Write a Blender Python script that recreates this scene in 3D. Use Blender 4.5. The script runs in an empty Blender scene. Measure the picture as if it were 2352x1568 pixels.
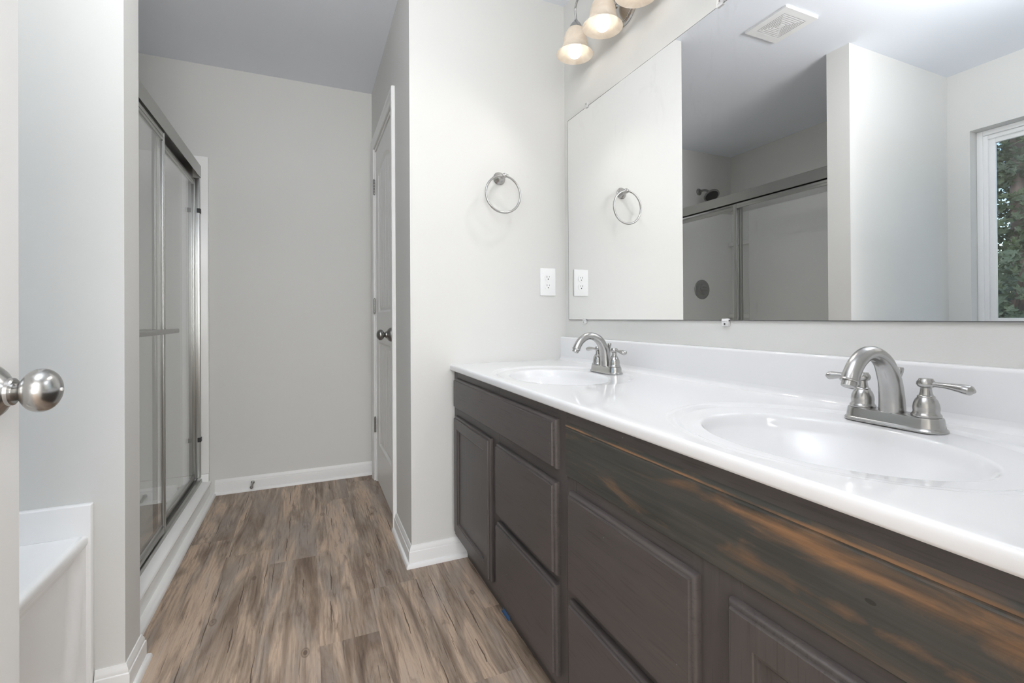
import bpy, bmesh, math, random
from mathutils import Vector, Matrix
random.seed(7)
sc = bpy.context.scene
col = sc.collection
PI = math.pi

# ---------------------------------------------------------------- camera
FPX, TH, ROLL, VH, CH, PITCH = 1078.1943, .4081, .0059, 724.0586, .9988, .0038
cam_d = bpy.data.cameras.new('camera'); cam = bpy.data.objects.new('camera', cam_d); col.objects.link(cam)
cam_d.sensor_width = 36; cam_d.lens = 36 * FPX / 2352
cam_d.shift_y = -(784 - VH) / 2352
cam_d.clip_start = .02
cam.location = (0, 0, CH)
cam.rotation_euler = (Matrix.Rotation(-TH, 4, 'Z') @ Matrix.Rotation(PI / 2 + PITCH, 4, 'X') @ Matrix.Rotation(-ROLL, 4, 'Z')).to_euler()
sc.camera = cam
# ---------------------------------------------------------------- light and exposure
BULB = 2.0           # radiance of the frosted bulbs
LAMP = 2.9           # watts thrown down out of each bell shade
SKY = .18
w = bpy.data.worlds.new('sky'); sc.world = w; w.use_nodes = True
wn = w.node_tree; bg = wn.nodes['Background']
sky = wn.nodes.new('ShaderNodeTexSky'); sky.sky_type = 'NISHITA'; sky.sun_disc = False
sky.sun_elevation = math.radians(48); sky.sun_rotation = math.radians(90); sky.air_density = 1.2; sky.dust_density = .6
wn.links.new(sky.outputs[0], bg.inputs[0]); bg.inputs[1].default_value = SKY
sun_d = bpy.data.lights.new('sun', 'SUN'); sun_d.energy = .65; sun_d.angle = .01
sun = bpy.data.objects.new('sun', sun_d); col.objects.link(sun)
sun.rotation_euler = Vector((-.62, .3, -.75)).to_track_quat('-Z', 'Y').to_euler()
def area(name, loc, rot, size, energy, color):
    d = bpy.data.lights.new(name, 'AREA'); d.size = size[0]; d.size_y = size[1]; d.shape = 'RECTANGLE'; d.energy = energy; d.color = color
    o = bpy.data.objects.new(name, d); o.location = loc; o.rotation_euler = rot; col.objects.link(o); return o
area('bedroom_overhead_fill', (.1, -1.7, 2.41), (0, 0, 0), (1.6, 1.6), 45, (1, .985, .96))  # added fill light overhead in the bedroom, no fixture modelled
area('doorway_fill', (.0, -3.35, 1.3), (PI / 2, 0, 0), (2.2, 1.7), 52, (.95, .975, 1))  # added fill aimed through the doorway; the bedroom wall has no window
area('ceiling_bounce_fill', (-.12, .42, 2.06), (PI - .50, -.12, 0), (.5, .4), 14.5, (.96, .98, 1))  # unseen fill added above the camera, bounced off the ceiling
sc.cycles.max_bounces = 16; sc.cycles.diffuse_bounces = 9; sc.cycles.glossy_bounces = 8; sc.cycles.transparent_max_bounces = 24; sc.cycles.transmission_bounces = 12
vs = sc.view_settings
vs.view_transform = 'Standard'; vs.look = 'None'; vs.gamma = 1; vs.use_curve_mapping = False; vs.exposure = 0.54

# ---------------------------------------------------------------- materials
def mat(name, color=(.8, .8, .8), rough=.5, metal=0, spec=.5, coat=0):
    m = bpy.data.materials.new(name); m.use_nodes = True
    b = m.node_tree.nodes['Principled BSDF']
    b.inputs['Base Color'].default_value = (*color, 1); b.inputs['Roughness'].default_value = rough
    b.inputs['Metallic'].default_value = metal; b.inputs['Specular IOR Level'].default_value = spec
    b.inputs['Coat Weight'].default_value = coat; b.inputs['Coat Roughness'].default_value = .05
    return m
class N:
    def __init__(s, m): s.t = m.node_tree; s.b = s.t.nodes['Principled BSDF']
    def n(s, typ, **kw):
        x = s.t.nodes.new('ShaderNode' + typ)
        for k, v in kw.items():
            if k.startswith('i_'):
                k = k[2:]; k = int(k) if k.isdigit() else k.replace('_', ' ')
                x.inputs[k].default_value = v
            else: setattr(x, k, v)
        return x
    def l(s, a, b): s.t.links.new(a, b)
    def coords(s, scale=(1, 1, 1), kind='Object'):
        tc = s.n('TexCoord'); mp = s.n('Mapping'); mp.inputs['Scale'].default_value = scale
        s.l(tc.outputs[kind], mp.inputs['Vector']); return mp
    def geo(s, scale=(1, 1, 1)):
        g = s.n('NewGeometry'); mp = s.n('Mapping'); mp.inputs['Scale'].default_value = scale
        s.l(g.outputs['Position'], mp.inputs['Vector']); return mp
    def noise(s, vec, scale, detail=4, rough=.55, dist=0):
        x = s.n('TexNoise'); x.inputs['Scale'].default_value = scale; x.inputs['Detail'].default_value = detail
        x.inputs['Roughness'].default_value = rough; x.inputs['Distortion'].default_value = dist
        s.l(vec, x.inputs['Vector']); return x.outputs['Fac']
    def ramp(s, fac, stops, interp='LINEAR'):
        r = s.n('ValToRGB'); e = r.color_ramp.elements; r.color_ramp.interpolation = interp
        while len(e) > 1: e.remove(e[-1])
        e[0].position = stops[0][0]; e[0].color = (*stops[0][1], 1)
        for p, c in stops[1:]:
            k = e.new(p); k.color = (*c, 1)
        s.l(fac, r.inputs[0]); return r.outputs[0]
    def mix(s, fac, a, b, mode='MIX'):
        x = s.n('Mix', data_type='RGBA', blend_type=mode)
        for sock, v in ((x.inputs[0], fac), (x.inputs[6], a), (x.inputs[7], b)):
            if hasattr(v, 'links'): s.l(v, sock)
            else: sock.default_value = v if isinstance(v, (int, float)) else (*v, 1)
        return x.outputs[2]
    def math(s, op, a, b=0.0, c=None):
        x = s.n('Math', operation=op)
        for i, v in enumerate((a, b) if c is None else (a, b, c)):
            if hasattr(v, 'links'): s.l(v, x.inputs[i])
            else: x.inputs[i].default_value = v
        return x.outputs[0]
    def bump(s, h, strength=.1, dist=.002):
        x = s.n('Bump'); x.inputs['Strength'].default_value = strength; x.inputs['Distance'].default_value = dist
        s.l(h, x.inputs['Height']); s.l(x.outputs[0], s.b.inputs['Normal'])

def paint(name, c, rough=.6, bump=.05):
    m = mat(name, c, rough, spec=.3); n = N(m)
    v = n.geo().outputs[0]
    n.bump(n.noise(v, 260, 2), bump, .001)
    f = n.noise(v, 3, 2)
    n.l(n.mix(f, tuple(x * .985 for x in c), tuple(min(1, x * 1.015) for x in c)), n.b.inputs['Base Color'])
    return m
M = {}
M['wall'] = paint('wall_paint', (.685, .682, .66))
M['ceil'] = paint('ceiling_paint', (.81, .84, .895), .8, .12)
M['trim'] = paint('trim_paint', (.82, .82, .81), .3, .02)
M['door'] = paint('door_paint', (.80, .80, .79), .35, .02)
M['counter'] = mat('cultured_marble', (.78, .78, .79), .06, coat=0)
M['acrylic'] = mat('white_acrylic', (.89, .893, .89), .18)
M['fibre'] = mat('white_fibreglass', (.91, .91, .895), .25)
M['plastic'] = mat('white_plastic', (.86, .86, .86), .3)
M['dark'] = mat('dark_slot', (.03, .03, .03), .6)
M['black'] = mat('black_rubber', (.025, .025, .025), .5)
M['vent_shadow'] = mat('vent_shadow_box', (.06, .06, .065), .7)  # near-black colour stands in for the shade behind the grille slots
def nickel(name, c, r, aniso=0):
    m = mat(name, c, r, 1); n = N(m)
    v = n.coords((1, 1, 1)).outputs[0]
    n.l(n.math('ADD', n.math('MULTIPLY', n.noise(v, 90, 2), .04), r - .02), n.b.inputs['Roughness'])
    n.b.inputs['Anisotropic'].default_value = aniso
    return m
M['nickel'] = nickel('brushed_nickel', (.47, .465, .455), .24, .3)
M['satin'] = nickel('satin_nickel_dark', (.30, .295, .285), .3)
M['alu'] = nickel('brushed_aluminium', (.40, .40, .385), .3)
M['bronze'] = nickel('dark_nickel_shower', (.27, .27, .265), .3)
M['mirror_edge'] = mat('mirror_edge', (.12, .12, .12), .4)

def mirror_mat():
    m = mat('mirror_silver', (.955, .96, .96), 0.0, 1); n = N(m)
    # wiped smears: a thin dull film left near the top edge by a cloth
    v = n.geo((1, 7, 3)).outputs[0]
    f = n.noise(v, 2.2, 5, .6, 1.2)
    g = n.n('NewGeometry'); sp = n.n('SeparateXYZ'); n.l(g.outputs['Position'], sp.inputs[0])
    
    a = n.n('MapRange'); a.inputs[1].default_value = 1.45; a.inputs[2].default_value = 1.85; n.l(sp.outputs[2], a.inputs[0])
    b = n.n('MapRange'); b.inputs[1].default_value = .80; b.inputs[2].default_value = 1.05; n.l(sp.outputs[1], b.inputs[0])
    z = n.math('MULTIPLY', a.outputs[0], b.outputs[0])
    s = n.n('MapRange'); s.inputs[1].default_value = .55; s.inputs[2].default_value = .8; s.inputs[3].default_value = 0; s.inputs[4].default_value = .10
    n.l(f, s.inputs[0])
    film = n.math('MULTIPLY', s.outputs[0], z)
    d = n.n('BsdfDiffuse'); d.inputs[0].default_value = (.75, .76, .78, 1)
    mx = n.n('MixShader'); n.l(film, mx.inputs[0]); n.l(n.b.outputs[0], mx.inputs[1]); n.l(d.outputs[0], mx.inputs[2])
    out = [x for x in n.t.nodes if x.type == 'OUTPUT_MATERIAL'][0]; n.l(mx.outputs[0], out.inputs[0])
    return m
M['mirror'] = mirror_mat()
def glass(name, tint, refl=1.0):
    m = bpy.data.materials.new(name); m.use_nodes = True; t = m.node_tree; t.nodes.clear()
    o = t.nodes.new('ShaderNodeOutputMaterial'); tr = t.nodes.new('ShaderNodeBsdfTransparent'); gl = t.nodes.new('ShaderNodeBsdfGlossy')
    fr = t.nodes.new('ShaderNodeFresnel'); mx = t.nodes.new('ShaderNodeMixShader')
    tr.inputs[0].default_value = (*tint, 1); gl.inputs['Roughness'].default_value = .02; gl.inputs[0].default_value = (refl, refl, refl, 1); 
    ge = t.nodes.new('ShaderNodeNewGeometry'); io = t.nodes.new('ShaderNodeMix'); io.inputs[2].default_value = 1.48; io.inputs[3].default_value = 1 / 1.48
    t.links.new(ge.outputs['Backfacing'], io.inputs[0]); t.links.new(io.outputs[0], fr.inputs[0])
    t.links.new(fr.outputs[0], mx.inputs[0]); t.links.new(tr.outputs[0], mx.inputs[1]); t.links.new(gl.outputs[0], mx.inputs[2]); t.links.new(mx.outputs[0], o.inputs[0])
    return m
M['shower_glass'] = glass('shower_glass', (.97, .975, .972))
M['pane'] = glass('window_pane', (.96, .97, .97))
M['clear'] = mat('clear_plastic', (.97, .97, .97), .12); M['clear'].node_tree.nodes['Principled BSDF'].inputs['Transmission Weight'].default_value = .3

def shade_mat():
    m = bpy.data.materials.new('alabaster_glass'); m.use_nodes = True; t = m.node_tree; t.nodes.clear(); 
    o = t.nodes.new('ShaderNodeOutputMaterial'); a = t.nodes.new('ShaderNodeBsdfTranslucent'); b = t.nodes.new('ShaderNodeBsdfDiffuse'); g = t.nodes.new('ShaderNodeBsdfGlossy')
    tc = t.nodes.new('ShaderNodeTexCoord'); no = t.nodes.new('ShaderNodeTexNoise'); no.inputs['Scale'].default_value = 22; no.inputs['Detail'].default_value = 4; no.inputs['Distortion'].default_value = 1.5
    r = t.nodes.new('ShaderNodeValToRGB'); r.color_ramp.elements[0].position = .3; r.color_ramp.elements[0].color = (.76, .68, .58, 1); r.color_ramp.elements[1].position = .7; r.color_ramp.elements[1].color = (.86, .80, .71, 1)
    t.links.new(tc.outputs['Object'], no.inputs['Vector']); t.links.new(no.outputs['Fac'], r.inputs[0])
    t.links.new(r.outputs[0], a.inputs[0]); t.links.new(r.outputs[0], b.inputs[0]); g.inputs['Roughness'].default_value = .25
    m1 = t.nodes.new('ShaderNodeMixShader'); m1.inputs[0].default_value = .7; m2 = t.nodes.new('ShaderNodeMixShader'); m2.inputs[0].default_value = .05
    t.links.new(a.outputs[0], m1.inputs[1]); t.links.new(b.outputs[0], m1.inputs[2]); t.links.new(m1.outputs[0], m2.inputs[1]); t.links.new(g.outputs[0], m2.inputs[2]); t.links.new(m2.outputs[0], o.inputs[0])
    return m
M['shade'] = shade_mat()
def emit(name, c, s):
    m = mat(name, c); b = m.node_tree.nodes['Principled BSDF']
    b.inputs['Emission Color'].default_value = (*c, 1); b.inputs['Emission Strength'].default_value = s; return m
M['bulb'] = emit('lit_bulb', (1, .965, .92), BULB)

def stain(name, grain):
    # dark brown-grey stained oak; grain = axis the fibres run along
    m = mat(name, (.08, .068, .062), .42, spec=.45); n = N(m)
    sc_ = {'y': (45, 3, 45), 'z': (45, 45, 3)}[grain]
    v = n.geo(sc_).outputs[0]
    f = n.noise(v, 1.0, 6, .65, .6)
    c = n.ramp(f, [(.25, (.068, .056, .051)), (.5, (.085, .071, .065)), (.75, (.108, .089, .080))])
    big = n.noise(n.geo().outputs[0], 4.5, 3)
    c = n.mix(n.math('MULTIPLY', big, .55), c, (.060, .058, .062))
    fine = n.noise(n.geo(tuple(k * 5 if k > 10 else k * 3 for k in sc_)).outputs[0], 1, 2)
    pores = n.ramp(fine, [(.33, (.45, .45, .45)), (.42, (1, 1, 1))])
    c = n.mix(.4, c, pores, 'MULTIPLY')
    # small pale nicks in the finish
    vo = n.n('TexVoronoi'); vo.inputs['Scale'].default_value = 26; n.l(n.geo().outputs[0], vo.inputs['Vector'])
    nick = n.math('LESS_THAN', vo.outputs['Distance'], .028)
    c = n.mix(n.math('MULTIPLY', nick, .5), c, (.42, .43, .46))
    n.l(c, n.b.inputs['Base Color'])
    n.l(n.math('ADD', n.math('MULTIPLY', f, .2), .3), n.b.inputs['Roughness'])
    n.bump(fine, .06, .0005)
    return m
M['oak_h'] = stain('stained_oak_horizontal', 'y'); M['oak_v'] = stain('stained_oak_vertical', 'z')
def worn():
    m = mat('worn_stain_board', (.08, .07, .06), .42, spec=.4); n = N(m)
    base = n.ramp(n.noise(n.geo((60, 3, 45)).outputs[0], 1, 5, .6, .5), [(.25, (.045, .045, .041)), (.55, (.066, .063, .056)), (.8, (.10, .084, .069))])
    streak = n.noise(n.geo((10, 4.2, 22)).outputs[0], 1.0, 6, .62, 1.1)
    g = n.n('NewGeometry'); sp = n.n('SeparateXYZ'); n.l(g.outputs['Position'], sp.inputs[0])
    # worn band that wanders along the upper half of the board
    line = n.math('ADD', n.math('MULTIPLY', sp.outputs[1], .03), .709)
    d = n.math('ABSOLUTE', n.math('SUBTRACT', sp.outputs[2], line))
    mr = n.n('MapRange'); mr.inputs[1].default_value = 0; mr.inputs[2].default_value = .021; mr.inputs[3].default_value = .26; mr.inputs[4].default_value = 0; n.l(d, mr.inputs[0])
    yr = n.n('MapRange'); yr.inputs[1].default_value = .68; yr.inputs[2].default_value = .5; yr.inputs[3].default_value = .1; yr.inputs[4].default_value = 1; n.l(sp.outputs[1], yr.inputs[0])
    d2 = n.math('ABSOLUTE', n.math('SUBTRACT', sp.outputs[2], .664))
    m2 = n.n('MapRange'); m2.inputs[1].default_value = 0; m2.inputs[2].default_value = .012; m2.inputs[3].default_value = .13; m2.inputs[4].default_value = 0; n.l(d2, m2.inputs[0])
    d3 = n.math('ABSOLUTE', n.math('SUBTRACT', sp.outputs[2], .7435))
    m3 = n.n('MapRange'); m3.inputs[1].default_value = .001; m3.inputs[2].default_value = .003; m3.inputs[3].default_value = .22; m3.inputs[4].default_value = 0; n.l(d3, m3.inputs[0])
    k = n.math('ADD', n.math('ADD', streak, m3.outputs[0]), n.math('MULTIPLY', n.math('ADD', mr.outputs[0], m2.outputs[0]), yr.outputs[0]))
    wear = n.ramp(k, [(.54, (0, 0, 0)), (.66, (.4, .4, .4)), (.8, (1, 1, 1))])
    orange = n.ramp(n.noise(n.geo((40, 3, 90)).outputs[0], 1, 4), [(.3, (.18, .105, .058)), (.7, (.40, .21, .10))])
    c = n.mix(n.math('MULTIPLY', wear, .85), base, orange)
    gf = n.noise(n.geo((120, 4, 190)).outputs[0], 1, 3)
    c = n.mix(.5, c, n.ramp(gf, [(.3, (.6, .6, .6)), (.55, (1, 1, 1))]), 'MULTIPLY')
    vo = n.n('TexVoronoi'); vo.inputs['Scale'].default_value = 1; vo.inputs['Randomness'].default_value = 1; n.l(n.geo((1, 7, 14)).outputs[0], vo.inputs['Vector'])
    c = n.mix(n.math('MULTIPLY', n.math('LESS_THAN', vo.outputs['Distance'], .07), .7), c, (.02, .018, .016))
    n.l(c, n.b.inputs['Base Color']); n.bump(gf, .12, .0005)
    return m
M['worn'] = worn()
def planks():
    m = mat('vinyl_plank', (.3, .22, .16), .45, spec=.35); n = N(m)
    at = n.n('Attribute', attribute_name='plank'); 
    g = n.n('NewGeometry')
    def vec(sx, sy, off):
        mp = n.n('Mapping'); mp.inputs['Scale'].default_value = (sx, sy, 1)
        a = n.n('VectorMath', operation='MULTIPLY'); a.inputs[1].default_value = (off, off * 2.3, off); n.l(at.outputs['Vector'], a.inputs[0])
        b = n.n('VectorMath', operation='ADD'); n.l(g.outputs['Position'], b.inputs[0]); n.l(a.outputs[0], b.inputs[1]); n.l(b.outputs[0], mp.inputs['Vector']); return mp.outputs[0]
    broad = n.noise(vec(13, 1.5, 40), 1, 6, .6, 1.0)
    c = n.ramp(broad, [(.22, (.12, .080, .056)), (.38, (.25, .178, .130)), (.50, (.40, .31, .24)), (.60, (.60, .45, .335)), (.74, (.55, .45, .365)), (.9, (.66, .57, .48))])
    grey = n.noise(vec(9, 1.8, 60), 1, 5, .6, .8)
    c = n.mix(n.ramp(grey, [(.46, (0, 0, 0)), (.66, (.8, .8, .8))]), c, (.36, .31, .275))
    dark = n.noise(vec(22, 2.6, 25), 1, 6, .7, 1.2)
    c = n.mix(n.ramp(dark, [(.53, (0, 0, 0)), (.70, (.75, .75, .75))]), c, (.15, .10, .072))
    grain = n.noise(vec(150, 5, 20), 1, 6, .75, .6)
    c = n.mix(.85, c, n.ramp(grain, [(.30, (.50, .47, .44)), (.48, (.95, .95, .95)), (.7, (1, 1, 1))]), 'MULTIPLY')
    ring = n.n('TexWave', wave_type='BANDS', bands_direction='X'); ring.inputs['Scale'].default_value = 9; ring.inputs['Distortion'].default_value = 9; ring.inputs['Detail'].default_value = 3; ring.inputs['Detail Scale'].default_value = .8
    n.l(vec(2.6, .8, 30), ring.inputs['Vector'])
    c = n.mix(n.math('MULTIPLY', n.ramp(n.noise(vec(5, 1.2, 90), 1, 2), [(.48, (0, 0, 0)), (.6, (1, 1, 1))]), .45), c, n.mix(.7, c, n.ramp(ring.outputs['Fac'], [(.2, (.5, .45, .4)), (.6, (1, 1, 1))]), 'MULTIPLY'))
    # thin dark checks: one short wandering line in some of the cells of a stretched cell pattern
    def checks(sx, sy, off, share, wdt):
        v = vec(sx, sy, off)
        wob = n.noise(vec(6, 14, off), 1, 3)
        vo = n.n('TexVoronoi'); vo.inputs['Scale'].default_value = 1; n.l(v, vo.inputs['Vector'])
        df = n.n('VectorMath', operation='SUBTRACT'); n.l(v, df.inputs[0]); n.l(vo.outputs['Position'], df.inputs[1])
        xyz = n.n('SeparateXYZ'); n.l(df.outputs[0], xyz.inputs[0])
        dx = n.math('ABSOLUTE', n.math('ADD', xyz.outputs[0], n.math('MULTIPLY', n.math('SUBTRACT', wob, .5), .16)))
        ay = n.math('ABSOLUTE', xyz.outputs[1])
        wd = n.math('MULTIPLY', n.math('SUBTRACT', .42, ay), wdt / .42)
        on = n.math('LESS_THAN', dx, wd)
        rc = n.n('SeparateColor'); n.l(vo.outputs['Color'], rc.inputs[0])
        return n.math('MULTIPLY', on, n.math('LESS_THAN', rc.outputs[0], share))
    c = n.mix(n.math('MULTIPLY', checks(13, 3.4, 50, .5, .028), .8), c, (.06, .036, .024))
    c = n.mix(n.math('MULTIPLY', checks(24, 6.5, 77, .45, .03), .6), c, (.085, .055, .038))
    # knots
    vo = n.n('TexVoronoi'); vo.inputs['Scale'].default_value = 1; n.l(vec(8, 4.2, 33), vo.inputs['Vector'])
    c = n.mix(n.ramp(vo.outputs['Distance'], [(.04, (.8, .8, .8)), (.06, (.15, .15, .15)), (.085, (.55, .55, .55)), (.11, (0, 0, 0))]), c, (.10, .062, .042))
    # per plank tone
    sp = n.n('SeparateXYZ'); n.l(at.outputs['Vector'], sp.inputs[0])
    tone = n.math('ADD', n.math('MULTIPLY', sp.outputs[2], .18), .90)
    cc = n.n('Mix', data_type='RGBA', blend_type='MULTIPLY'); cc.inputs[0].default_value = 1; n.l(c, cc.inputs[6]); n.l(tone, cc.inputs[7])
    n.l(cc.outputs[2], n.b.inputs['Base Color']); n.bump(grain, .12, .0006)
    n.l(n.math('ADD', n.math('MULTIPLY', grain, .2), .38), n.b.inputs['Roughness'])
    return m
M['planks'] = planks()
M['tape'] = mat('painters_tape', (.08, .18, .36), .6)
def leafmat(name, a, b):
    m = mat(name, a, .5); n = N(m); f = n.noise(n.geo().outputs[0], 2.5, 2); n.l(n.ramp(f, [(.35, a), (.65, b)]), n.b.inputs['Base Color']); return m
M['maple'] = leafmat('maple_leaf', (.055, .075, .035), (.12, .15, .07)); M['needle'] = leafmat('ivy_leaf', (.045, .065, .025), (.10, .125, .045))
M['bark'] = leafmat('bark', (.13, .085, .065), (.22, .15, .12)); M['grass'] = leafmat('lawn', (.05, .08, .03), (.08, .11, .04))

# ---------------------------------------------------------------- mesh helpers
def obj(name, bm, m, parent=None, smooth=35):
    bmesh.ops.recalc_face_normals(bm, faces=bm.faces)
    me = bpy.data.meshes.new(name); bm.to_mesh(me); bm.free()
    for x in (m if isinstance(m, (list, tuple)) else [m]): me.materials.append(x)
    if smooth:
        me.polygons.foreach_set('use_smooth', [True] * len(me.polygons)); me.set_sharp_from_angle(angle=math.radians(smooth))
    o = bpy.data.objects.new(name, me); col.objects.link(o)
    if parent:
        o.parent = parent
        o.matrix_parent_inverse = Matrix.Translation(-WP(parent)) if parent.type == 'EMPTY' or parent.parent or WP(parent).length else Matrix.Identity(4)
    return o
def WP(o):
    v = Vector(o.location)
    while o.parent: o = o.parent; v = v + Vector(o.location) if o.get('rel') else v
    return v
def thing(name, label, cat, loc, group=None):
    o = bpy.data.objects.new(name, None); o.empty_display_size = .05; o.location = loc; col.objects.link(o)
    o['label'] = label; o['category'] = cat
    if group: o['group'] = group
    return o
def tag(o, label, cat, group=None):
    o['label'] = label; o['category'] = cat
    if group: o['group'] = group
    return o
def struct(o, label=None, cat=None):
    o['kind'] = 'structure'
    if label: o['label'] = label
    if cat: o['category'] = cat
    return o
def B(): return bmesh.new()
def box(bm, x0, x1, y0, y1, z0, z1, bev=0, seg=2, mi=0):
    n0 = len(bm.faces)
    r = bmesh.ops.create_cube(bm, size=1)
    for v in r['verts']:
        v.co = Vector((x0 if v.co.x < 0 else x1, y0 if v.co.y < 0 else y1, z0 if v.co.z < 0 else z1))
    if bev:
        es = list({e for v in r['verts'] for e in v.link_edges})
        bmesh.ops.bevel(bm, geom=es, offset=bev, segments=seg, affect='EDGES', profile=.5)
    return bm
def frame(ax):
    ax = Vector(ax).normalized(); t = Vector((0, 0, 1)) if abs(ax.z) < .9 else Vector((0, 1, 0))
    u = ax.cross(t).normalized(); return ax, u, ax.cross(u).normalized()
def lathe(bm, prof, org, ax, seg=40, su=1, sv=1):
    ax, u, v = frame(ax); org = Vector(org); rings = []
    for r, h in prof:
        if r < 1e-6: rings.append([bm.verts.new(org + ax * h)])
        else: rings.append([bm.verts.new(org + ax * h + (u * math.cos(2 * PI * i / seg) * su + v * math.sin(2 * PI * i / seg) * sv) * r) for i in range(seg)])
    for a, b in zip(rings, rings[1:]):
        for i in range(seg):
            j = (i + 1) % seg
            f = [a[i % len(a)], a[j % len(a)], b[j % len(b)], b[i % len(b)]]
            f2 = []
            for x in f:
                if x not in f2: f2.append(x)
            if len(f2) > 2: bm.faces.new(f2)
    for r in (rings[0], rings[-1]):
        if len(r) > 2: bm.faces.new(r)
    return bm
def lathe_open(bm, prof, org, ax, seg=48):
    ax, u, v = frame(ax); org = Vector(org)
    rings = [[bm.verts.new(org + ax * h + (u * math.cos(2 * PI * i / seg) + v * math.sin(2 * PI * i / seg)) * r) for i in range(seg)] for r, h in prof]
    rings.append(rings[0])
    for a, b in zip(rings, rings[1:]):
        for i in range(seg):
            j = (i + 1) % seg; bm.faces.new([a[i], a[j], b[j], b[i]])
    return bm
def spline(pts, n=8):
    P = [Vector(p) for p in pts]; out = []
    for i in range(len(P) - 1):
        p0 = P[i - 1] if i else P[0] * 2 - P[1]; p1, p2 = P[i], P[i + 1]; p3 = P[i + 2] if i + 2 < len(P) else P[-1] * 2 - P[-2]
        for k in range(n):
            t = k / n; out.append(.5 * ((2 * p1) + (p2 - p0) * t + (2 * p0 - 5 * p1 + 4 * p2 - p3) * t * t + (3 * p1 - p0 - 3 * p2 + p3) * t ** 3))
    out.append(P[-1]); return out
def tube(bm, pts, rad, seg=16, closed=False, flat=(1, 1), up=None):
    P = [Vector(p) for p in pts]; n = len(P)
    R = rad if isinstance(rad, (list, tuple)) else [rad] * n
    if len(R) != n:
        R = [R[int(i * (len(R) - 1) / (n - 1))] * (1 - (i * (len(R) - 1) / (n - 1)) % 1) + R[min(len(R) - 1, int(i * (len(R) - 1) / (n - 1)) + 1)] * ((i * (len(R) - 1) / (n - 1)) % 1) for i in range(n)]
    rings = []; u = Vector(up) if up else None
    for i in range(n):
        t = (P[(i + 1) % n] - P[i - 1]) if closed else (P[min(n - 1, i + 1)] - P[max(0, i - 1)])
        t.normalize()
        if u is None: u = frame(t)[1]
        u = (u - t * u.dot(t)).normalized(); v = t.cross(u)
        rings.append([bm.verts.new(P[i] + (u * math.cos(2 * PI * k / seg) * flat[0] + v * math.sin(2 * PI * k / seg) * flat[1]) * R[i]) for k in range(seg)])
    if closed: rings.append(rings[0])
    for a, b in zip(rings, rings[1:]):
        for k in range(seg):
            j = (k + 1) % seg; bm.faces.new([a[k], a[j], b[j], b[k]])
    if not closed: bm.faces.new(rings[0]); bm.faces.new(rings[-1])
    return bm
def mould(bm, path, prof, put):
    # sweep a profile (offset, height) along a 2-D path with mitred corners; put(a, b, h) -> 3-D
    P = [Vector(p) for p in path]; rings = []
    for i in range(len(P)):
        d0 = (P[i] - P[i - 1]).normalized() if i else None; d1 = (P[i + 1] - P[i]).normalized() if i < len(P) - 1 else None
        n0 = Vector((d0.y, -d0.x)) if d0 else None; n1 = Vector((d1.y, -d1.x)) if d1 else None
        if n0 is None: m = n1
        elif n1 is None: m = n0
        else: m = (n0 + n1); m = m / (m.dot(n0))
        rings.append([bm.verts.new(put(*(P[i] + m * o), h)) for o, h in prof])
    k = len(prof)
    for a, b in zip(rings, rings[1:]):
        for i in range(k):
            j = (i + 1) % k; bm.faces.new([a[i], a[j], b[j], b[i]])
    bm.faces.new(rings[0]); bm.faces.new(rings[-1]); return bm
def extrude(bm, poly, put, t0, t1):
    a = [bm.verts.new(put(p, q, t0)) for p, q in poly]; b = [bm.verts.new(put(p, q, t1)) for p, q in poly]; n = len(poly)
    for i in range(n):
        j = (i + 1) % n; bm.faces.new([a[i], a[j], b[j], b[i]])
    bm.faces.new(a); bm.faces.new(b); return bm
def rect_loft(bm, y0, y1, z0, z1, loops):
    rings = []
    for ins, x in loops:
        rings.append([bm.verts.new((x, y, z)) for y, z in ((y0 + ins, z0 + ins), (y1 - ins, z0 + ins), (y1 - ins, z1 - ins), (y0 + ins, z1 - ins))])
    for a, b in zip(rings, rings[1:]):
        for i in range(4):
            j = (i + 1) % 4; bm.faces.new([a[i], a[j], b[j], b[i]])
    bm.faces.new(rings[0]); bm.faces.new(rings[-1]); return bm

# ---------------------------------------------------------------- measured planes
XM, YA, XB, YB, H = 1.0934, 1.9008, .3755, 3.1262, 2.44
XW, Y1, Y2, XL, XS = -.4533, 1.564, 1.6827, -1.391, -1.3556
YF = .07
DY0, DY1, DH = 2.307, 2.993, 2.035     # closet doorway

# ---------------------------------------------------------------- the shell
bm = B(); lay = bm.faces.layers.float_vector.new('plank')
PW, PX, PLn = .1745, .0265, 1.22
ends = {-1: 2.285, 0: 2.147 - 1.22 * 0, 2: 1.799, 3: 1.226, -2: 2.467, 1: 1.55}
# column k spans PX+(k-1)*PW .. PX+k*PW
for k in range(-9, 9):
    xa, xb = PX + (k - 1) * PW, PX + k * PW
    e = ends.get(k, random.uniform(0, 1.22)); e -= math.ceil((e + 3.4) / PLn) * PLn
    y = e
    while y < 3.2:
        ya, yb = max(y, -3.4), min(y + PLn, 3.2)
        if yb > ya + 1e-4:
            f = bm.faces.new([bm.verts.new(p) for p in ((xa, ya, 0), (xb, ya, 0), (xb, yb, 0), (xa, yb, 0))])
            f[lay] = (random.random(), random.random(), random.random())
        y += PLn
box(bm, PX - 10 * PW, PX + 8 * PW, -3.4, 3.2, -.1, -.002)
struct(obj('floor', bm, M['planks'], smooth=0), 'brown weathered wood look plank floor', 'floor')
struct(obj('ceiling', box(B(), -1.7, 1.4, -.05, 3.3, H, H + .12), M['ceil'], smooth=0), 'plain white ceiling', 'ceiling')
struct(obj('wall_right', box(B(), XM, XM + .1, -.05, YA, 0, H), M['wall'], smooth=0), 'pale grey wall behind the mirror and vanity', 'wall')
struct(obj('wall_end', box(B(), XB, XM + .1, YA, YA + .1, 0, H), M['wall'], smooth=0), 'pale grey wall with the towel ring', 'wall')
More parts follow.
